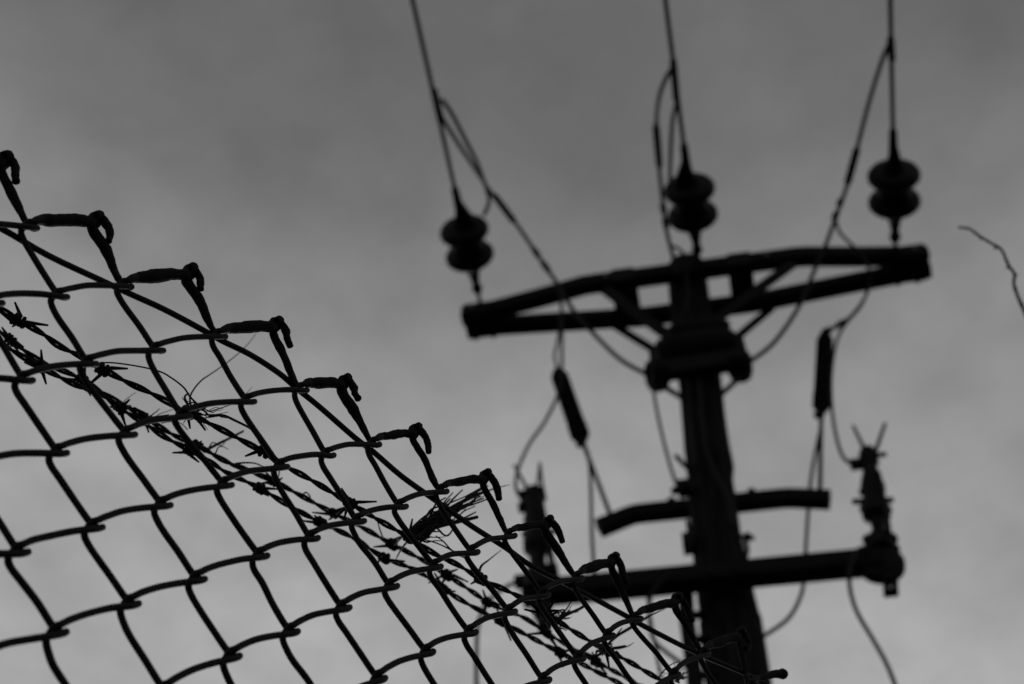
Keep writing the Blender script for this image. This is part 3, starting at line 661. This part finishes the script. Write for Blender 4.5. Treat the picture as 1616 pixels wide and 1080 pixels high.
f2, k2 = fuse((843, 776), (851, 938), [(0, 28), (.12, 26), (.20, 20), (.24, 13), (.36, 13), (.39, 17), (.42, 22), (.50, 22), (.56, 19), (.70, 20), (.78, 17), (.88, 16), (.93, 18), (1.0, 16)], yFz,
    'drop-out fuse with thin horns on the left end of the lowest crossarm, behind the fence', {
    'bars': [('horn', [(836,780,yFz), (824,757,yFz-.03), (811,734,yFz-.07)], [3.0, 2.8, 2.4]), ('horn', [(846,780,yFz), (849,757,yFz-.03), (852,730,yFz-.07)], [2.6, 2.4, 2.0]), ('horn', [(858,780,yFz), (855,757,yFz-.03), (852,730,yFz-.07)], [2.6, 2.4, 2.0]),
             ('side_arm', [(824,843,yFz), (848,842,yFz), (877,839,yFz)], [4.5, 5, 4.5]), ('side_arm', [(832,862,yFz), (850,862,yFz), (872,861,yFz)], [10, 12, 10]), ('fuse_tube', [(872,900,yFz-.06), (868,870,yFz-.05), (856,805,yFz-.05)], [5, 5, 5])],
    'boxes': [('terminal', 826, 801, 16, 16, 14), ('top_contact', 841, 782, 42, 24, 9), ('hinge_contact', 862, 905, 36, 26, 22), ('side_contact', 826, 918, 26, 22, 15)]})
mesh_obj('mounting_cap', lathe(onY(853, 934, yB) + np.array([0, -.03, 0]), (0, 1, 0), [(0, .07), (.01, .08), (.05, .08), (.06, .07)], 24), 'steel', f2)
mesh_obj('mounting_foot', join(box(onY(856, 962, yB), .075, .07, .08), box(onY(858, 984, yB), .05, .06, .06)), 'steel', f2)
cable([(1368,864,yFz-.06),(1354,868,yFz-.12),(1343,890,yFz-.16),(1341,925,yFz-.16),(1352,965,yFz-.14),(1378,1010,yFz-.1),(1400,1050,yFz-.08),(1418,1098,yFz-.06),(1440,1180,yFz-.05)], 'cable hanging from the right fuse down out of the picture', .0095, group='service cables', name='service_cable')
cable([(822,916,yFz-.03),(796,928,yFz-.08),(768,952,yFz-.12),(755,985,yFz-.14),(752,1030,yFz-.14),(752,1090,yFz-.12),(754,1180,yFz-.1)], 'cable hanging from the left fuse behind the mesh', .0095, group='service cables', name='service_cable')
cable([(1060,905,yB-.08),(1036,925,yB-.09),(1025,950,yB-.10),(1026,985,yB-.1),(1033,1012,yB-.1),(1052,1030,yB-.08),(1082,1052,yB-.02),(1098,1068,yB+.02)], 'cable drooping off the lowest crossarm into the conduit beside the pole', .0095, group='service cables', name='service_cable')
cable([(1022,935,yB+.12),(1026,975,yB+.13),(1034,1020,yB+.13),(1042,1062,yB+.12),(1056,1130,yB+.1)], 'faint straight cable dropping left of the conduit', .0085, group='service cables', name='service_cable')

# ------------------------------------------------------------------ bare young tree beyond the right edge of the frame
dT = 2.6
tw_px = [(1512,359),(1522,360),(1531,362),(1546,373),(1564,384),(1580,394),(1588,411),(1592,420),(1601,433),(1600,448),(1607,470),(1616,490),(1634,535),(1662,610),(1690,700)]
tw_pts = [at(x, y, dT) for x, y in tw_px]
join_pt = tw_pts[-1]
base = np.array([join_pt[0] + .75, join_pt[1] + .25, 0.0])
tree = thing('bare_tree', base, 'bare kinked twig of a leafless tree reaching in from the right', 'tree')
rs = np.random.default_rng(5)
def limb(p, q, r0, r1, kink=.03, n=9):
    P = np.array([np.asarray(p) + (np.asarray(q) - p) * t for t in np.linspace(0, 1, n)]); P[1:-1] += rs.normal(0, kink, (n - 2, 3))
    return spline(P, 4), r0, r1
tops = base + [.15, .1, 4.6]
P, r0, r1 = limb(base - [0, 0, .1], tops, .06, .012, .03, 12)
mesh_obj('trunk', tube(P, np.linspace(r0, r1, len(P)), 14), 'bark', tree)
fork = P[int(len(P) * .62)]
P2, a_, b_ = limb(fork, join_pt, .018, .0042, .02, 7)
mesh_obj('branch', tube(P2, np.linspace(a_, b_, len(P2)), 10), 'bark', tree)
TP = spline(tw_pts, 5)
tr = np.linspace(.0021, .0040, len(TP)) * (1 + .22 * np.maximum(0, np.sin(np.arange(len(TP)) * 1.1)) ** 6)
tr[:3] = [.0018, .0020, .0021]
mesh_obj('twig', tube(TP, tr, 8), 'bark', tree)
for (x, y, ex, ey) in ((1546,373,1549,379),(1571,389,1570,395),(1588,413,1593,415),(1592,420,1588,425),(1601,433,1606,434)):
    a = at(x, y, dT); b = at(ex, ey, dT); mesh_obj('bud', lathe(a, b - a, [(0, .0026), (np.linalg.norm(b - a) * .5, .0026), (np.linalg.norm(b - a), .0008)], 6), 'bark', tree)
for i in range(9):                                         # the rest of the crown, to the right
    s0 = P[int(len(P) * rs.uniform(.45, .95))]
    e = s0 + np.array([rs.uniform(.2, .9), rs.uniform(-.5, .6), rs.uniform(.1, .7)])
    Q, a_, b_ = limb(s0, e, .012, .002, .03, 7)
    mesh_obj('branch', tube(Q, np.linspace(a_, b_, len(Q)), 7), 'bark', tree)
lo = at(1291, 1070, dT); lo2 = at(1279, 1100, dT)

for o in list(bpy.data.objects):
    if '_o' in o.keys(): del o['_o']
print('pole', pole_base, 'top z', ZT, 'armlen', XR - XL, 'fence top', FO, 'FN', FN, 'taps', tL, tM, tR)
for y, xl, xr in edges[::3]: print(y, onY((xl+xr)/2, y, D))
